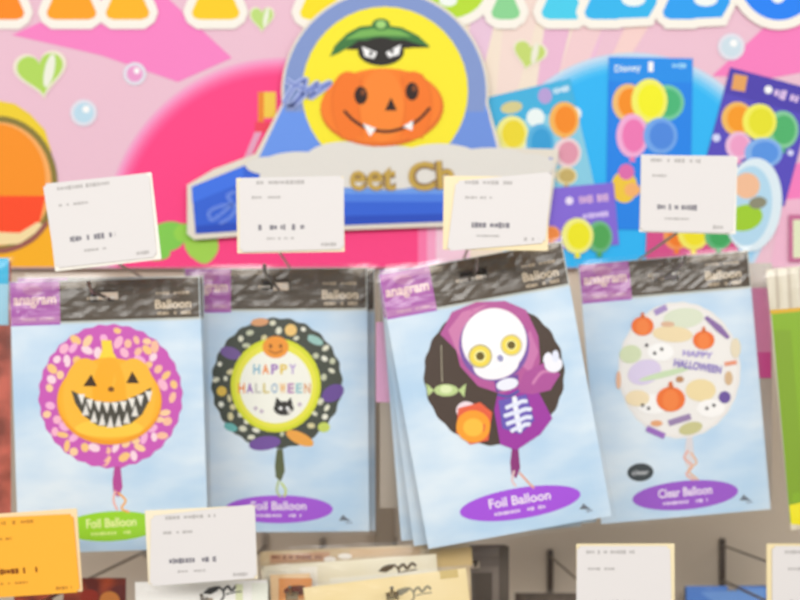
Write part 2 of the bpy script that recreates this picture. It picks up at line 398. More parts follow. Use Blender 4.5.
# ribbon
A=Art(ts)
rb=[(192,187),(244,166),(300,158),(470,156),(552,158),(542,222),(440,222),(300,227),(196,234)]
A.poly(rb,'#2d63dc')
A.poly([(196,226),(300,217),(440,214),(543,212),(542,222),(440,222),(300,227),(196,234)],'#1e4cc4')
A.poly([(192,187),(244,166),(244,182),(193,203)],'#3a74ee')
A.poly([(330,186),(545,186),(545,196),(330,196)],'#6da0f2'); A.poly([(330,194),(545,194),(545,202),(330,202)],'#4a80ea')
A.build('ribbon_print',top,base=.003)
A=Art(ts)
for cx,cy,rx,ry in ((270,166,24,9),(300,166,40,14),(345,160,40,18),(390,168,50,22),(440,164,46,20),(490,164,44,16),(530,166,24,12)): A.ell(cx,cy,rx,ry,'#e6e3dc')
A.rect(260,164,540,188,'#e6e3dc')
A.build('cloud_print',top,base=.004)
A=Art(ts)
for dx,c,b in ((0,'#8c6a3c',.05),(0,'#c8a64c',.015)):
    A.text('eet',373,179,46,24,c,0,b); A.text('Ch',431,176,46,29,c,4,b)
A.build('title_lettering',top,base=.0052)
A=Art(ts)
C='#7284cc'; C2='#b4c4f4'
for col,w in ((C2,6),(C,2.4)):
    A.curve([(284,104),(294,88),(306,80),(300,96),(290,108),(300,100),(312,88),(318,84),(310,98),(322,90),(332,84)],w,col)
    A.curve([(286,80),(296,86),(312,90),(332,82)],w,col)
A.build('script_lettering',top,base=.0042)
A=Art(ts)
for w,col in ((3,'#8fb0f6'),(1.4,'#3a68e0')):
    A.curve([(236,192),(228,196),(232,204),(222,214),(212,220),(210,212),(222,206),(236,206),(232,216),(220,224)],w,col)
A.build('swirl_print',top,base=.0042)
# bat
A=Art(ts)
A.poly([(330,57),(335,46),(347,34),(360,27),(380,25),(402,28),(418,36),(430,47),(420,47),(405,43),(385,42),(362,42),(348,48),(338,54)],'#3c7a3c')
A.poly([(345,40),(360,31),(380,28),(400,31),(412,37),(380,36)],'#78b858')
A.ell(381,25,9,6,'#3c7a3c'); A.ell(381,25,5,4,'#a4d878')
A.ell(381,52,23,14,'#26221f'); A.poly([(358,41),(404,40),(430,48),(412,48),(398,50),(360,50),(346,50)],'#26221f')
A.poly([(362,47),(377,53),(374,59),(365,57)],'#fff'); A.poly([(401,45),(386,53),(389,58),(399,55)],'#fff')
A.ell(371,54,1.8,2.2,'#111'); A.ell(392,52,1.8,2.2,'#111')
A.build('bat_picture',top,base=.003)
A=Art(ts)
A.ell(382,108,61.5,39,'#e8701c',rot=2); A.ell(381,106,60,37,'#fb8220',rot=2); A.ell(350,106,20,34,'#f87a1c',rot=4); A.ell(413,106,20,34,'#f87a1c'); A.ell(382,106,22,36,'#fd8a2a')
for x,w in ((340,-14),(362,-6),(402,6),(424,14)): A.curve([(x-w*.2,74),(x+w*.4,90),(x+w*.5,107),(x+w*.3,124),(x-w*.2,140)],1,'#ec7218')
A.ell(361,96,6.5,9,'#2c1208'); A.ell(412,92,6.5,9,'#2c1208'); A.ell(363,93,2,3,'#8a4a20'); A.ell(414,89,2,3,'#8a4a20')
A.poly([(391,98),(385,111),(397,111)],'#2c1208')
A.curve([(344,111),(354,121),(368,129),(388,132),(407,127),(420,119),(430,108)],3,'#3a1608')
A.poly([(363,124),(376,129),(370,137)],'#fff'); A.poly([(403,127),(413,121),(412,131)],'#fff')
A.build('pumpkin_picture',top,base=.0045)
# ============================================================ hooks
def hook(x,zu,Yt,label,gap=.040,slope=.105,group=None,tagarm=True,plate='#a3978a'):
    """zu: height of the lower arm where it meets the wall; arms climb towards the shopper"""
    YW=1.6195
    r=empty('display_hook',(x,YW,zu)); tag(r,label,'hook',group)
    b=bmesh.new(); add_box(b,(0,-.002,gap/2 if tagarm else 0),(.008,.004,gap+.018 if tagarm else .016),.001); link('backplate',b,[M(plate,'gloss')],r)
    L=YW-Yt
    b=bmesh.new(); add_tube(b,[(0,-.003,0),(0,-L*.5,L*.5*slope),(0,-L+.02,(L-.02)*slope),(0,-L+.012,(L-.012)*slope+.003),(0,-L+.008,(L-.01)*slope+.008)],.0017)
    link('lower_arm',b,[M('#8c857c','metal')],r,smooth=True)
    if tagarm: b=bmesh.new(); add_tube(b,[(0,-.003,gap),(0,-L*.5,gap+L*.5*slope),(0,-L,gap+L*slope)],.0014); link('tag_arm',b,[M('#8c857c','metal')],r,smooth=True)
    return r,Vector((x,Yt,zu+gap+L*slope))
def hook_for(px,py,Yg,Yt,label,**k):
    p=P(px,py,Yg); return hook(p.x,p.z-(1.6195-Yg)*.105,Yt,label,**k)
# ============================================================ price tags
def price_tag(corners,Y,tip,label,card='#e2dedd',holder='#f1e6c8',offs=(-3,3),ink='#8a8684',seed=1,top_row=True,group=None):
    (x0,y0),(x1,y1),(x2,y2),(x3,y3)=corners
    cx=(x0+x1+x2+x3)/4; cy=(y0+y1+y2+y3)/4; w=(math.hypot(x1-x0,y1-y0)+math.hypot(x2-x3,y2-y3))/2; h=(math.hypot(x3-x0,y3-y0)+math.hypot(x2-x1,y2-y1))/2
    a1=math.degrees(math.atan2(y0-y1,x1-x0)); a2=math.degrees(math.atan2(y3-y2,x2-x3)); a3=math.degrees(math.atan2(x3-x0,y3-y0)); a4=math.degrees(math.atan2(x2-x1,y2-y1)); ang=(a1+a2+a3+a4)/4
    sp=Space(cx,cy,Y,ang); r=sp.root('price_tag'); tag(r,label,'price tag',group); k=sp.k
    b=bmesh.new(); ox,oy=offs
    add_box(b,(ox*k/2,.0016,-oy*k/2),(w*k+abs(ox)*k,.0012,h*k+abs(oy)*k),.0005)
    link('holder',b,[M(holder,'gloss')],r)
    # card, drawn to its own slightly uneven outline
    b=bmesh.new(); q=[sp.loc(p) for p in corners]; fr=[b.verts.new((x,-.0006,z)) for x,z in q]; bk=[b.verts.new((x,.0006,z)) for x,z in q]
    b.faces.new(fr[::-1]); b.faces.new(bk)
    for i in range(4): j=(i+1)%4; b.faces.new((fr[i],fr[j],bk[j],bk[i]))
    es=[e for e in b.edges if abs(e.verts[0].co.y-e.verts[1].co.y)>.001]
    bmesh.ops.bevel(b,geom=es,offset=.0025,segments=3,affect='EDGES')
    cd=link('card',b,[M(card,'paper')],r,recalc=True)
    a=Art(sp)
    def t(u,v):
        A_=(x0+(x1-x0)*u,y0+(y1-y0)*u); B_=(x3+(x2-x3)*u,y3+(y2-y3)*u); return (A_[0]+(B_[0]-A_[0])*v,A_[1]+(B_[1]-A_[1])*v)
    def row(u0,u1,v,hh,c,s):
        p=t(u0,v);q_=t(u1,v); a.marks(p[0],q_[0],(p[1]+q_[1])/2,hh,c,s,ang)
    pale={'#e2dedd':'#bcb8b6','#fbb436':'#c8882c'}.get(card,'#b8b4b0'); dark={'#e2dedd':'#85828a','#fbb436':'#8a4c10'}.get(card,'#6e6a6a')
    row(.1,.62,.07,4,pale,seed); row(.12,.4,.27,3,pale,seed+9); row(.18,.62,.68,6,dark,seed+3); row(.26,.52,.83,2.6,pale,seed+5); row(.78,.93,.93,4,pale,seed+7)
    a.build('small_print',cd,base=.0008)
    # clip behind, gripping the arm tip
    m=r.matrix_basis.inverted() if False else (Matrix.Translation(r.location)@r.rotation_euler.to_matrix().to_4x4()).inverted()
    lp=m@tip
    b=bmesh.new(); add_box(b,(lp.x,(.0022+lp.y+.004)/2,lp.z),(.010,max(.004,lp.y+.004-.0022),.008),.001)
    zz=max(-h*k/2,min(h*k/2,lp.z)); add_box(b,(lp.x,.0035,(lp.z+zz)/2),(.014,.0025,abs(lp.z-zz)+.014),.0008)
    link('clip',b,[M('#d6dade','gloss')],r)
    return r
# ============================================================ balloon packs
def sheet(a,sp,w,h,hh,lw,head='#38332c',lab='#a050c4'):
    pass
def balloon_pack(cx,cy,w,h,ang,Y,label,art,badge,hh=41,lw=50,group='balloon packs on the hooks',header='#3e352a',full=True,tail=('#b040a0',),film=.0018,brand=True):
    sp=Space(cx,cy,Y,ang); k=sp.k; r=sp.root('balloon_pack'); tag(r,label,'balloon pack',group)
    W,Hm=w*k,h*k; hole=[(0,Hm/2-18*k,.013,.0045)]; f=puff_fn(W,Hm,.0022)
    pouch('pouch',r,W,Hm,SKY,.0022,holes=hole)
    pouch('clear_bag',r,W,Hm,FILM,.0022,extra=film,holes=hole,edge=.0045)
    def box(a,u0,v0,u1,v1,c):   # rectangle in pack units (px from its top left)
        s=[((u-w/2),(v-h/2)) for u,v in ((u0,v0),(u1,v0),(u1,v1),(u0,v1))]
        n=math.radians(ang); a.poly([(cx+x*math.cos(n)+y*math.sin(n),cy-x*math.sin(n)+y*math.cos(n)) for x,y in s],c)
    def pt(u,v):
        x,y=u-w/2,v-h/2; n=math.radians(ang); return (cx+x*math.cos(n)+y*math.sin(n),cy-x*math.sin(n)+y*math.cos(n))
    a=Art(sp); box(a,lw-1,1,w-1,hh,header)
    hb=a.build('header_band',r,f=f,kind='foil',holes=hole,base=.0004)
    if full:
        a=Art(sp); x,y=pt(w-27,hh-14); a.text('Balloon',x,y,36,9,'#e8e4dc',ang,.02); x,y=pt(w-27,hh-25); a.marks(x-17,x+17,y,3.4,'#b8b2a8',3,ang); x,y=pt(w-27,hh-5); a.marks(x-16,x+17,y,3.6,'#c8c2b8',4,ang)
        x,y=pt(w*.45,hh*.45); a.marks(x-8,x+22,y,3,'#d8d4cc',14,ang)
        a.build('header_lettering',hb,f=f,base=.0007,kind='foil')
    a=Art(sp); box(a,.5,.5,lw,hh+3,'#b058d8'); box(a,.5,hh-6,lw,hh+1,'#c284e4')
    lb=a.build('brand_label',r,f=f,kind='foil',base=.0005)
    if full and brand:
        a=Art(sp); x,y=pt(lw/2,hh*.52); a.text('anagram',x,y,lw*.86,11,'#f6e4fa',ang,.03); x,y=pt(lw/2-2,hh*.22); a.ell(x,y,10,5,'#bc78d4')
        x,y=pt(lw/2,hh-3); a.marks(x-18,x+20,y,2.4,'#e0c0f0',6,ang)
        a.build('label_lettering',lb,f=f,base=.0008,kind='foil')
    # crinkled film over the header
    b=bmesh.new(); nx,nz=26,8; rnd=random.Random(int(cx)); V={}
    for i in range(nx+1):
        for j in range(nz+1):
            x=-W/2+W*i/nx; z=Hm/2-(hh+2)*k*j/nz; inr=0<i<nx and 0<j<nz
            d=f(x,z)+film+.0012+(rnd.uniform(0,.0016) if inr else 0)
            V[i,j]=b.verts.new((x,-d,z))
    for i in range(nx):
        for j in range(nz):
            x=-W/2+W*(i+.5)/nx; z=Hm/2-(hh+2)*k*(j+.5)/nz
            if abs(x)<.0135 and abs(z-hole[0][1])<.0055: continue
            b.faces.new((V[i,j+1],V[i+1,j+1],V[i+1,j],V[i,j]))
    link('hanging_strip',b,[HFILM],r)
    art(sp,r,f)
    # name badge
    if badge:
        bx,by,rx,ry,rot,c,txt=badge; a=Art(sp); a.ell(bx,by,rx,ry,c,rot=rot); bd=a.build('name_badge',r,f=f,base=.0005,kind='foil')
        n=math.radians(rot); a=Art(sp); a.text(txt,bx-ry*.25*math.sin(n),by-ry*.25,rx*1.02,ry*.62,'#f6e8fc' if c!='#9ad62c' else '#ecf6a8',rot,.02); a.marks(bx-rx*.42,bx+rx*.42,by+ry*.45,ry*.26,'#e8d0f8' if c!='#9ad62c' else '#d8f088',9,rot)
        a.build('badge_lettering',bd,f=f,base=.0008,kind='foil')
        x,y=pt(w-24,h-14)
        a=Art(sp); a.poly([(x-6,y+3),(x-2,y-3),(x+1,y),(x+6,y+3)],'#6c7480'); a.marks(x-6,x+7,y+5,1.6,'#808894',2,ang); a.build('maker_mark',r,f=f,base=.0006)
    return r
def ribbon_tail(sp,r,f,pts,c,knot):
    a=Art(sp); a.poly([(knot[0]-3,knot[1]-6),(knot[0]+3,knot[1]-6),(knot[0]+5,knot[1]+16),(knot[0]+1,knot[1]+26),(knot[0]-4,knot[1]+22),(knot[0]-5,knot[1]+10)],knot[2])
    for p,col in zip(pts,c): a.curve(p,2.2,col)
    a.build('ribbon_picture',r,f=f,base=.0005,kind='foil')
def art1(sp,r,f):
    cx,cy,R=111,396,71.5; a=Art(sp); a.ell(cx,cy,R,R,'#cc58b8',wav=.012,wn=30,n=120)
    rnd=random.Random(4); a.n+=1; pos=[]
    for _ in range(900):
        t=rnd.uniform(0,2*PI); q=rnd.uniform(8,R-5); x,y=cx+q*math.cos(t),cy+q*math.sin(t)
        if ((x-110)/55)**2+((y-399)/46)**2<1: continue
        if any(math.hypot(x-u,y-v)<8.2 for u,v in pos): continue
        pos.append((x,y)); c=rnd.choice(['#f8c0a0','#fcd0a0','#f6b4dc','#f9b8d0','#fbd8e4','#f8c880'])
        a.ell(x,y,rnd.uniform(4,7),rnd.uniform(2.8,4.4),c,rot=rnd.uniform(0,180),n=14,same=True)
    bp=a.build('balloon_picture',r,f=f,base=.0005,kind='foil')
    a=Art(sp); a.poly([(102,340),(112,340),(114,352),(120,362),(98,362),(103,350)],'#fcd83c')
    a.ell(110,401,52.5,43.5,'#f4a01c'); a.ell(110,399,51,41,'#fdb526'); a.ell(86,396,22,38,'#fdbc34'); a.ell(134,396,22,38,'#fdbc34'); a.ell(110,396,17,39,'#fdb01e')
    a.ell(110,428,34,9,'#fccc40')
    a.poly([(92,374),(84,386),(98,386)],'#40280c'); a.poly([(133,371),(127,383),(140,383)],'#40280c'); a.ell(112,389,3.2,2.6,'#7a4a10')
    a.poly([(72,390),(84,396),(98,401),(112,402),(126,400),(140,394),(152,387),(150,400),(143,414),(132,423),(116,427),(98,425),(84,415),(76,403)],'#4a463c')
    for i in range(9):
        x=80+i*8.4; yt=[394,399,401,402,402,401,398,395,391][i]; a.poly([(x-1.5,yt),(x+5.5,yt),(x+3,yt+11)],'#eeeae2')
    for i in range(7):
        x=86+i*8.2; yb=[415,422,425,427,426,423,416][i]; a.poly([(x-3,yb),(x+4,yb),(x+1,yb-12)],'#e6e2da')
    a.build('pumpkin_picture',bp,f=f,base=.0012,kind='foil')
    ribbon_tail(sp,r,f,[[(118,492),(126,500),(122,508),(130,512)],[(116,490),(114,500),(118,510)]],['#f4b060','#f0b8b0'],(118,471,'#b84898'))
def art2(sp,r,f):
    cx,cy,R=277,383,65; a=Art(sp); a.ell(cx,cy,R,R,'#454a40',wav=.014,wn=24,n=120)
    rnd=random.Random(11); a.n+=1; pos=[]
    for x,y,rx,ry,c,ro in ((231,353,11,6,'#765a9a',-18),(333,393,12,8,'#6a4a98',30),(265,443,16,7,'#7450a0',8),(300,438,15,6,'#f0a848',-25),(260,322,9,4,'#dca070',5),(315,340,9,4,'#9cc8c0',-25),(231,427,7,4,'#6cb8b4',-20),(291,330,6,6,'#f0c878',0),(222,391,5,5,'#e4c050',0),(324,427,6,5,'#c8d860',0)):
        a.ell(x,y,rx,ry,c,rot=ro,n=20,same=True); pos.append((x,y,rx))
    for _ in range(900):
        t=rnd.uniform(0,2*PI); q=rnd.uniform(47,R-4); x,y=cx+q*math.cos(t),cy+q*math.sin(t)
        if any(math.hypot(x-u,y-v)<6+w_*.55 for u,v,w_ in pos): continue
        pos.append((x,y,4)); a.ell(x,y,rnd.uniform(2.4,4.2),rnd.uniform(2,3.2),rnd.choice(['#e2e2cc','#ececdc','#c8ccb0','#dcdcc4','#d8cfa0']),rot=rnd.uniform(0,180),n=12,same=True)
    bp=a.build('balloon_picture',r,f=f,base=.0005,kind='foil')
    a=Art(sp); a.ell(276,385,45,47,'#dbe02c'); a.ell(276,385,41,43,'#ece84a'); a.ell(276,386,36,37,'#f6f6ea')
    a.ell(276,347,13,11,'#f09a34'); a.ell(271,346,1.6,2,'#8a4a18'); a.ell(281,346,1.6,2,'#8a4a18'); a.curve([(269,350),(276,353),(283,350)],1.4,'#a85a20')
    cols=['#88b8d0','#f09048','#a070c0','#e8c848','#b8a0d8']
    for i,ch in enumerate('HAPPY'): a.text(ch,257+i*9,369,7,10,cols[i],0,.03)
    cols=['#f09048','#9860b8','#c8c8c0','#d8c880','#a0b8d0','#f0b860','#b880b8','#98c8d0','#e0a878']
    for i,ch in enumerate('HALLOWEEN'): a.text(ch,242+i*8.2,388,6.4,10,cols[i],0,.03)
    a.ell(284,408,10,7,'#34322e'); a.poly([(275,404),(277,397),(282,402)],'#34322e'); a.poly([(287,402),(291,397),(293,404)],'#34322e'); a.ell(281,408,1.8,1.8,'#eee'); a.ell(288,408,1.8,1.8,'#eee'); a.ell(290,411,2.5,2,'#d8d4cc')
    for x,y in ((256,408),(262,411),(300,404)): a.ell(x,y,2,2,'#c8b8c8')
    a.build('greeting_picture',bp,f=f,base=.0012,kind='foil')
    ribbon_tail(sp,r,f,[[(281,482),(286,490),(284,497)],[(279,480),(277,490),(281,497)]],['#c8d878','#b8c890'],(280,455,'#5c6444'))
def art3(sp,r,f):
    a=Art(sp); a.ell(494,374,70,71,'#4a3a30',wav=.010,wn=22,n=120)
    bp=a.build('balloon_picture',r,f=f,base=.0005,kind='foil')
    a=Art(sp)
    # cape and hood
    a.poly([(500,380),(530,376),(552,418),(540,434),(516,450),(500,444),(494,410)],'#a034a4')
    a.poly([(440,334),(452,312),(476,302),(505,301),(526,310),(538,336),(540,362),(532,378),(520,386),(502,394),(478,386),(460,366),(456,350)],'#b8589c')
    a.poly([(448,330),(462,312),(488,304),(470,316),(462,340),(462,360),(456,350)],'#d07fb0')
    a.poly([(530,330),(538,352),(530,372),(522,366),(524,340)],'#cc78b0')
    a.poly([(524,372),(545,362),(560,374),(550,390),(532,394),(516,392)],'#b0509c'); a.curve([(532,384),(542,372),(556,372)],3,'#d080b4')
    a.ell(494,345,35,36,'#7c58a8'); 
    # skull
    a.ell(494,341,32.5,33,'#fbf6fa'); a.ell(496,364,23,15,'#fbf6fa',rot=12); a.ell(488,340,24,28,'#ffffff')
    a.ell(480,356,12,12,'#b8b090'); a.ell(480,356,10.5,10.5,'#f4dc50'); a.ell(480,356,6,6,'#f8f0a0'); a.ell(480,356,4.2,4.2,'#6a5a18')
    a.ell(511,345,11,11,'#d0c8a8'); a.ell(511,345,9.5,9.5,'#f4dc50'); a.ell(511,345,5.5,5.5,'#f8f0a0'); a.ell(511,345,4,4,'#6a5a18')
    a.ell(500,358,3,3.6,'#9a98c4',rot=20)
    # neck, ribs
    a.poly([(494,380),(518,374),(518,386),(496,392)],'#7048a0'); a.ell(507,384,11,6,'#eef0fc',rot=12); a.curve([(497,394),(508,396),(519,390)],2.4,'#4c58a8')
    a.poly([(498,400),(526,394),(534,420),(520,434),(502,428)],'#6a58b8')
    a.curve([(514,396),(516,412),(520,432)],5,'#f2f4fe')
    for i,(y,wd) in enumerate(((404,11),(412,14),(420,13),(427,10))):
        a.curve([(516+i*1.4-wd,y+4),(516+i*1.4-wd*.4,y+1),(516+i*1.4,y),(516+i*1.4+wd*.5,y-3),(516+i*1.4+wd,y-3)],4,'#e6eafc')
    a.build('skeleton_picture',bp,f=f,base=.0010,kind='foil')
    a=Art(sp); a.ell(553,364,9,8,'#f0f0fc'); a.ell(547,358,4,6,'#f0f0fc',rot=-20); a.ell(555,356,3.5,6,'#e4e8fa'); a.build('glove_picture',bp,f=f,base=.0022,kind='foil')
    a=Art(sp); a.ell(466,410,10,9,'#f0dce4'); a.poly([(458,408),(480,402),(492,412),(488,440),(470,444),(456,432)],'#e8603c'); a.ell(473,426,17,16,'#f8a024'); a.ell(473,427,10,9,'#fcc03c'); a.build('bucket_picture',bp,f=f,base=.0018,kind='foil')
    a=Art(sp); a.line([(441,345),(442,382)],1,'#b0a890'); a.ell(446,390,12,6,'#c0d490'); a.poly([(434,390),(426,383),(428,396)],'#c0d490'); a.poly([(458,390),(466,383),(464,397)],'#c0d490'); a.ell(446,389,6,4,'#e0ecb8'); a.build('sweet_picture',bp,f=f,base=.0014,kind='foil')
    ribbon_tail(sp,r,f,[[(519,472),(528,482),(534,488)],[(514,470),(512,480),(516,486)]],['#e8a890','#e8c8c8'],(515,452,'#8c3078'))
def art4(sp,r,f):
    a=Art(sp); a.ell(679,370,61,68,'#ece8e4',wav=.006,wn=26,n=110); a.ell(679,370,58,65,'#f1eeea')
    bp=a.build('balloon_picture',r,f=f,base=.0005,kind='foil')
    a=Art(sp)
    E=a.ell
    E(683,318,20,10,'#dce4cc',rot=5); E(672,334,20,8,'#f0dcb0',rot=-4); E(630,354,11,9,'#d4dfb8',rot=10); E(644,372,17,12,'#dcd0ec',rot=20); E(664,374,26,3,'#cce0b8',rot=14)
    E(700,390,15,11,'#f0dca8'); E(660,352,13,9,'#fbfaf8'); E(652,404,16,10,'#faf8f6'); E(710,408,14,9,'#faf8f6'); E(690,428,12,6,'#ccc890',rot=15)
    E(637,398,12,8,'#f2dfb8'); E(735,348,5,10,'#e8dcc0')
    a.line([(705,317),(718,328),(728,338)],7,'#8c6ca8'); a.line([(654,313),(666,307)],6,'#a890c8'); a.line([(646,428),(664,436)],6,'#9c6cc0'); a.line([(668,423),(690,416)],6,'#9c84b0'); E(724,397,6,6,'#6c54a0'); a.line([(724,364),(736,362)],4,'#ec9878'); E(618,380,2.5,9,'#e8b898'); E(728,378,4,7,'#d8b890'); E(656,423,6,3,'#e8a878'); E(667,324,7,2.6,'#e0b898')
    for x,y,s in ((642,326,1),(703,340,.98),(670,399,1.3)):
        E(x,y,11*s,9.5*s,'#f0742c'); E(x,y+1,6*s,8*s,'#f4843c'); a.poly([(x-2*s,y-8*s),(x+2.5*s,y-8*s),(x+1*s,y-14*s),(x-1.5*s,y-13*s)],'#d86c30')
    for x,y in ((654,353),(661,349),(642,405),(648,408),(706,408),(713,405),(646,345)): E(x,y,1.7,1.7,'#4a4648')
    a.text('HAPPY',697,354,30,6,'#a898d8',-6,.03); a.text('HALLOWEEN',697,366,48,8,'#8c78c8',-9,.03); E(679,379,4,3,'#c08c60')
    a.build('party_picture',bp,f=f,base=.001,kind='foil')
    ribbon_tail(sp,r,f,[[(688,450),(684,458),(692,466),(686,474),(694,480)],[(690,452),(696,462),(688,470),(698,480)]],['#e8b0a0','#e8bc9c'],(689,443,'#dcd8dc'))
    a=Art(sp); E=a.ell; E(640,472,13,9,'#3c4448',rot=4); a.text('clear',640,472,17,5,'#c8ccd0',4,.02); a.build('round_sticker',r,f=f,base=.0006)
# hooks for the four columns
def pack_hook(cx,cy,h,ang,Y,Yt,label,**k):
    n=math.radians(ang); d=h/2-18; return hook_for(cx-d*math.sin(n),cy-d*math.cos(n),Y,Yt,label,**k)
Y1,Y2,Y3,Y4=1.17,1.245,1.165,1.27
K1,t1=pack_hook(109,415,272,1.9,Y1,1.10,'wire display hook through the pink pumpkin balloon pack')
K2,t2=pack_hook(277,400,264,.5,Y2,1.13,'wire display hook through the black and yellow balloon pack')
K3,t3=pack_hook(495,395,279,10.3,Y3,1.10,'wire display hook through the tilted skeleton balloon pack')
K4,t4=pack_hook(674.5,387,260,5,Y4,1.17,'wire display hook through the clear balloon pack',gap=.036)
balloon_pack(109,415,190,272,1.9,Y1,'foil balloon pack with grinning orange pumpkin on pink confetti disc and green badge',art1,(112,526,49,15,3,'#9ad62c','Foil Balloon'))
balloon_pack(277,400,182,264,.5,Y2,'foil balloon pack with round black and yellow happy halloween balloon',art2,(279,509,54,14,0,'#a858dc','Foil Balloon'),lw=46)
balloon_pack(495,395,186,279,10.3,Y3,'tilted foil balloon pack with cartoon skeleton in purple hooded cape',art3,(520,503,61,15.5,9,'#a850e0','Foil Balloon'),hh=43,lw=51)
balloon_pack(674.5,387,170,260,5,Y4,'clear balloon pack showing a white see-through balloon with small pumpkins',art4,(685,495,53,14.5,5,'#9c58cc','Clear Balloon'),hh=36,lw=50)
noart=lambda sp,r,f:None
balloon_pack(112,413,186,272,.6,Y1+.022,'balloon pack hanging directly behind the pink pumpkin pack, only its edge showing',noart,None,full=False)
balloon_pack(286,400,178,262,.2,Y2+.022,'balloon pack hanging directly behind the black and yellow balloon pack',noart,None,full=False,lw=46)
balloon_pack(487,398,184,274,7.6,Y3+.020,'balloon pack hanging just behind the tilted skeleton pack, tilted a little less',noart,None,full=False)
balloon_pack(480,398,180,272,4.6,Y3+.040,'rearmost balloon pack on the skeleton pack hook, nearly upright',noart,None,full=False)
# ============================================================ other packets
def packet(cx,cy,w,h,ang,Y,label,cat,mat,draw=None,puff=.004,film=True,name='packet',hk=None,kind='foil',group=None,filmtint=FILM):
    sp=Space(cx,cy,Y,ang); k=sp.k; r=sp.root(name); tag(r,label,cat,group); W,Hm=w*k,h*k
    hl=[]
    if hk:
        hx=hk[0].location.x; hz=hk[0].location.z+(1.6195-Y)*.105
        q=(Matrix.Translation(r.location)@r.rotation_euler.to_matrix().to_4x4()).inverted()@Vector((hx,Y,hz))
        hl=[(q.x,q.z-.0035,.006,.004)]
    f=puff_fn(W,Hm,puff); pouch('pouch',r,W,Hm,mat,puff,holes=hl)
    if film: pouch('clear_bag',r,W,Hm,filmtint,puff,extra=.0022,holes=hl,edge=.004)
    if draw:
        a=Art(sp); draw(a); a.build('printed_front',r,f=f,kind=kind,base=.0005,holes=hl)
    return r
# pink packet right behind pack 4
def dpink(a): a.rect(690,288,771,378,'#f29ac8'); a.rect(690,352,771,378,'#ec5fae')
packet(725,382,94,238,0,Y4+.03,'pink printed packet peeking out behind the right edge of the clear balloon pack','hanging packet',noise_mat('pale_back','#c9beb2','#d8d0c8',8),dpink,name='hanging_packet',film=False,hk=(K4,))
# strip of pink behind pack 3 left
def dp2(a): a.rect(376,322,470,402,'#e0a8cc')
packet(428,392,96,232,0,Y3+.066,'narrow taupe packet with pink band at the back of the skeleton pack hook','hanging packet',noise_mat('taupe_back','#9c9084','#b0a496',8),dp2,name='hanging_packet',film=False,hk=(K3,))
# green packet at right edge
def dgreen(a):
    a.poly([(771,312),(905,300),(930,560),(790,522)],'#8ab428'); a.poly([(773,330),(790,330),(806,515),(790,515)],'#84a828')
    a.poly([(800,309),(822,308),(850,520),(826,524)],'#a0c83c')
    a.line([(770,312),(905,300)],4,'#e0b030'); a.poly([(789,505),(830,495),(925,490),(925,535),(791,524)],'#f6ea28')
    for x in (778,790,802,815,830): a.line([(x-2,268),(x,308)],3,'#c8bca8')
KG=hook_for(826,278,1.25,1.15,'wire display hook through the green packet at the right edge',tagarm=False)
packet(838,394,120,262,5.5,1.25,'green party packet with yellow base cut off by the right edge','hanging packet',noise_mat('cream_back','#d8cfb8','#e4dcc8',20,stretch=(6,1,1)),dgreen,name='hanging_packet',hk=KG)
# red packet at left edge
def dred(a):
    a.rect(-100,258,9,284,'#34c0ec'); a.rect(-100,284,9,325,'#a8dcf2')
KR=hook_for(-43,273,1.26,1.16,'wire display hook through the red packet at the left edge',tagarm=False)
packet(-43,392,108,262,0,1.26,'red and brown patterned packet cut off by the left edge','hanging packet',noise_mat('red_mix','#8c4030','#e0705c',30,.35,.65),dred,name='hanging_packet',hk=KR)
# ------------------------------------------------ upper price tags
price_tag([(43,184),(149,173),(157,257),(56,268)],t1.y-.009,t1,'white price card above the pink pumpkin pack, leftmost in upper row',seed=1,offs=(3,3),holder='#f8f4ea')
price_tag([(239,178),(344,176),(344,249),(240,252)],t2.y-.009,t2,'white price card covering the left of the domed pumpkin sign',seed=2,offs=(-3,2))
price_tag([(456,181),(552,172),(545,243),(447,251)],t3.y-.009,t3,'tilted white price card in cream holder at the right foot of the domed sign',seed=3,offs=(-8,3),holder='#f3e2b8')
price_tag([(641,155),(737,156),(733,233),(640,231)],t4.y-.009,t4,'white price card in front of the printed blue balloon pack picture',seed=4,offs=(2,1),holder='#f6f2ea')
# ============================================================ lower row
def low_hook(px,py,Yt,label):
    p=P(px,py,1.6195); return hook(p.x,p.z-.047,Yt,label,gap=.047,plate='#5c5048')
L1,h1=low_hook(550,556,1.11,'wire display hook under the skeleton pack holding a white price card')
L2,h2=low_hook(722,545,1.2,'wire display hook under the clear balloon pack holding the cut-off price card')
L3,h3=hook_for(207,598,1.13,1.09,'wire display hook holding the white price card below the pumpkin pack')
L4,h4=hook_for(58,594,1.2,1.08,'wire display hook holding the orange price card')
L5,h5=hook_for(392,592,1.135,1.10,'wire display hook through the stack of cream packets',tagarm=False)
L6,h6=hook_for(474,562,1.3,1.25,'wire display hook through the grey brown packet',tagarm=False)
price_tag([(-32,519),(73,514),(80,592),(-26,599)],h4.y-.009,h4,'orange price card in the lower left corner',card='#fbb436',holder='#f6dcae',seed=5,offs=(3,-4))
price_tag([(151,516),(255,504),(257,578),(150,586)],h3.y-.009,h3,'white price card between the green badge and the purple badge',seed=6,offs=(-4,-2),holder='#f4e8cc')
price_tag([(577,546),(670,546),(672,630),(576,630)],h1.y-.009,h1,'white price card in cream holder standing below the skeleton pack',seed=7,offs=(4,-2),holder='#f3e4bc')
price_tag([(772,546),(872,546),(872,630),(772,630)],h2.y-.009,h2,'white price card cut off by the lower right corner',seed=8,offs=(-5,-2),holder='#f3e2b4')
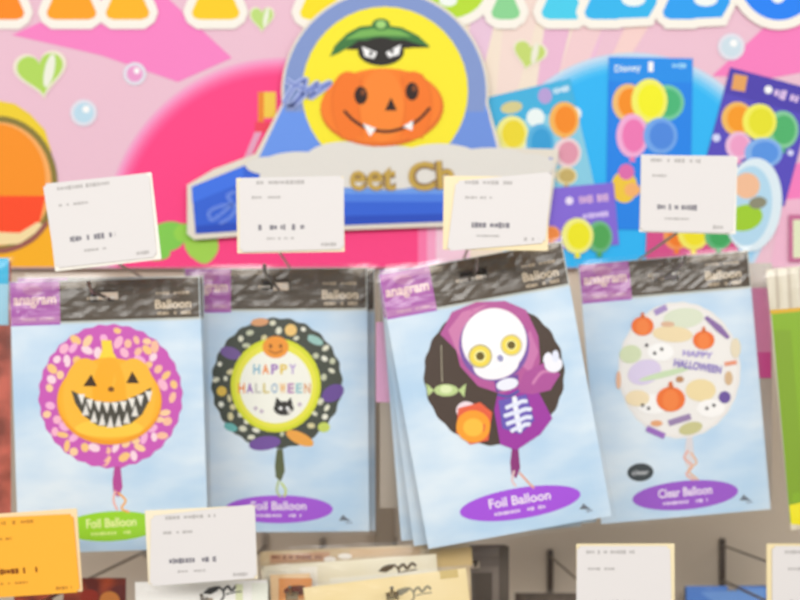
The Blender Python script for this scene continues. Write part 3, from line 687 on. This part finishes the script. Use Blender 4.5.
def scr(a,x,y,s,c,seed,w=3):
    # illegible brushed lettering
    a.poly([(x-3,y+4),(x+2,y-1),(x+9,y-3),(x+14,y-3),(x+12,y+1),(x+5,y+5)],c)
    a.curve([(x+12,y-3),(x+17,y+1),(x+18,y+7),(x+15,y+11)],w*.8,c)
    a.curve([(x+17,y+2),(x+22,y-3),(x+26,y+1),(x+31,y-4),(x+35,y-1)],w,c)
    a.curve([(x+20,y+5),(x+28,y+3),(x+36,y+2)],w*.5,c)
CREAM=noise_mat('cream_print','#e6d6b0','#efe2c4',14,.35,.65,rough=.4)
packet(70,690,112,224,0,1.2,'dark red and orange packet behind the orange price card','hanging packet',noise_mat('fire_mix','#6c140a','#d0521c',34,.45,.68,detail=1),lambda a:(a.ell(110,600,10,9,'#e08a3c'),a.ell(90,596,9,7,'#a82c14')),name='hanging_packet',hk=(L4,))
def dwh(a): scr(a,206,589,4.5,'#3c3c3c',5,2.4); a.rect(236,584,243,640,'#dfe4bc'); a.rect(252,583,268,640,'#eef0e4')
packet(203,690,132,218,1,1.13,'white packet with black script under the white price card','hanging packet',M('#f4f2ee','foil'),dwh,name='hanging_packet',hk=(L3,))
def dc1(a): a.rect(270,553,330,562,'#c89c7c',3); a.marks(272,322,557,4,'#8c5c48',7); a.rect(350,548,420,556,'#d8b890',2); a.ell(345,556,7,3,'#f4ece0'); a.ell(330,559,6,3,'#f4ece0'); a.rect(430,548,472,566,'#d8bc84',3)
packet(369,655,210,216,2.5,1.22,'tan packet at the back of the cream stack, only its top showing','hanging packet',noise_mat('tan_print','#cdb48c','#dcc8a4',26,.4,.6),dc1,name='hanging_packet',hk=(L5,),group='cream packets stacked on one hook')
def dc2(a): scr(a,381,567,5,'#5a4a38',3,2.6); a.rect(300,566,318,600,'#f4eee0',2); a.rect(330,574,430,584,'#f0ebda',4)
packet(356,668,176,216,4,1.17,'pale cream packet with black script in the middle of the stack','hanging packet',noise_mat('pale_cream','#e9e0c4','#f0ead6',14,.35,.65,rough=.4),dc2,name='hanging_packet',hk=(L5,),group='cream packets stacked on one hook')
def dc3(a): scr(a,396,590,5,'#8a8470',9,2.2); a.rect(440,570,458,578,'#d0b878',6)
packet(398,688,164,222,7,1.135,'front yellow cream packet with grey script, nearest of the stack','hanging packet',noise_mat('yellow_cream','#ecd498','#f2dfb0',12,.35,.65,rough=.4),dc3,name='hanging_packet',hk=(L5,),group='cream packets stacked on one hook')
def dor(a): a.rect(279,578,312,640,'#dc9458'); a.ell(297,590,13,5,'#6c3828',rot=3); a.rect(284,598,310,640,'#e8b888')
L5b=hook_for(292,592,1.15,1.12,'short wire display hook through the narrow orange packet',tagarm=False)[0]
packet(294,690,40,232,2,1.15,'narrow orange packet with dark lettering left of the cream stack','hanging packet',M('#eac89c','foil'),dor,name='hanging_packet',hk=(L5b,))
def dgr(a): a.rect(448,556,500,566,'#6f645c'); a.rect(460,572,492,630,'#51463c'); a.rect(499,546,509,640,'#5c5248')
packet(474,658,68,226,1,1.3,'grey brown packet beside the cream stack under the skeleton pack','hanging packet',noise_mat('grey_brown','#746860','#82766c',12),dgr,name='hanging_packet',hk=(L6,))
def dbl(a): a.poly([(686,586),(766,586),(768,640),(686,640)],'#5a8ee4'); a.poly([(700,592),(770,588),(770,604),(720,606)],'#7aaaf2')
packet(728,690,84,208,1,1.57,'blue packet deep on the hook between the two lower white price cards','hanging packet',M('#3c4658','foil'),dbl,name='hanging_packet',hk=(L2,))
packet(561,697,92,208,0,1.52,'dark brown packet deep on the hook left of a lower white price card','hanging packet',noise_mat('dark_print','#4a3c30','#6c5c4c',20),None,name='hanging_packet',hk=(L1,))
# ============================================================ light and camera
w=bpy.data.worlds.new('World'); S.world=w; w.use_nodes=True
w.node_tree.nodes['Background'].inputs[0].default_value=(1,.985,.96,1); w.node_tree.nodes['Background'].inputs[1].default_value=.46
def area(loc,tgt,sx,sy,e,c=(1,.98,.95)):
    l=bpy.data.lights.new('ceiling_lamp','AREA'); l.shape='RECTANGLE'; l.size=sx; l.size_y=sy; l.energy=e; l.color=c
    o=bpy.data.objects.new('ceiling_lamp',l); COL.objects.link(o); o.location=loc; o.rotation_euler=(Vector(tgt)-Vector(loc)).to_track_quat('-Z','Y').to_euler(); return o
area((-.9,-1.5,H+1.0),(0,1.4,H-.15),2.2,.6,36)
area((1.0,-1.5,H+1.0),(.05,1.4,H-.15),2.2,.6,36)
cam=bpy.data.cameras.new('camera'); co=bpy.data.objects.new('camera',cam); COL.objects.link(co); S.camera=co
co.location=(0,0,H); co.rotation_euler=(PI/2,0,0); cam.sensor_width=36; cam.lens=54; cam.clip_start=.02
cam.dof.use_dof=True; cam.dof.focus_distance=.7; cam.dof.aperture_fstop=11
S.view_settings.view_transform='Standard'; S.view_settings.look='None'; S.view_settings.gamma=1; S.view_settings.exposure=0
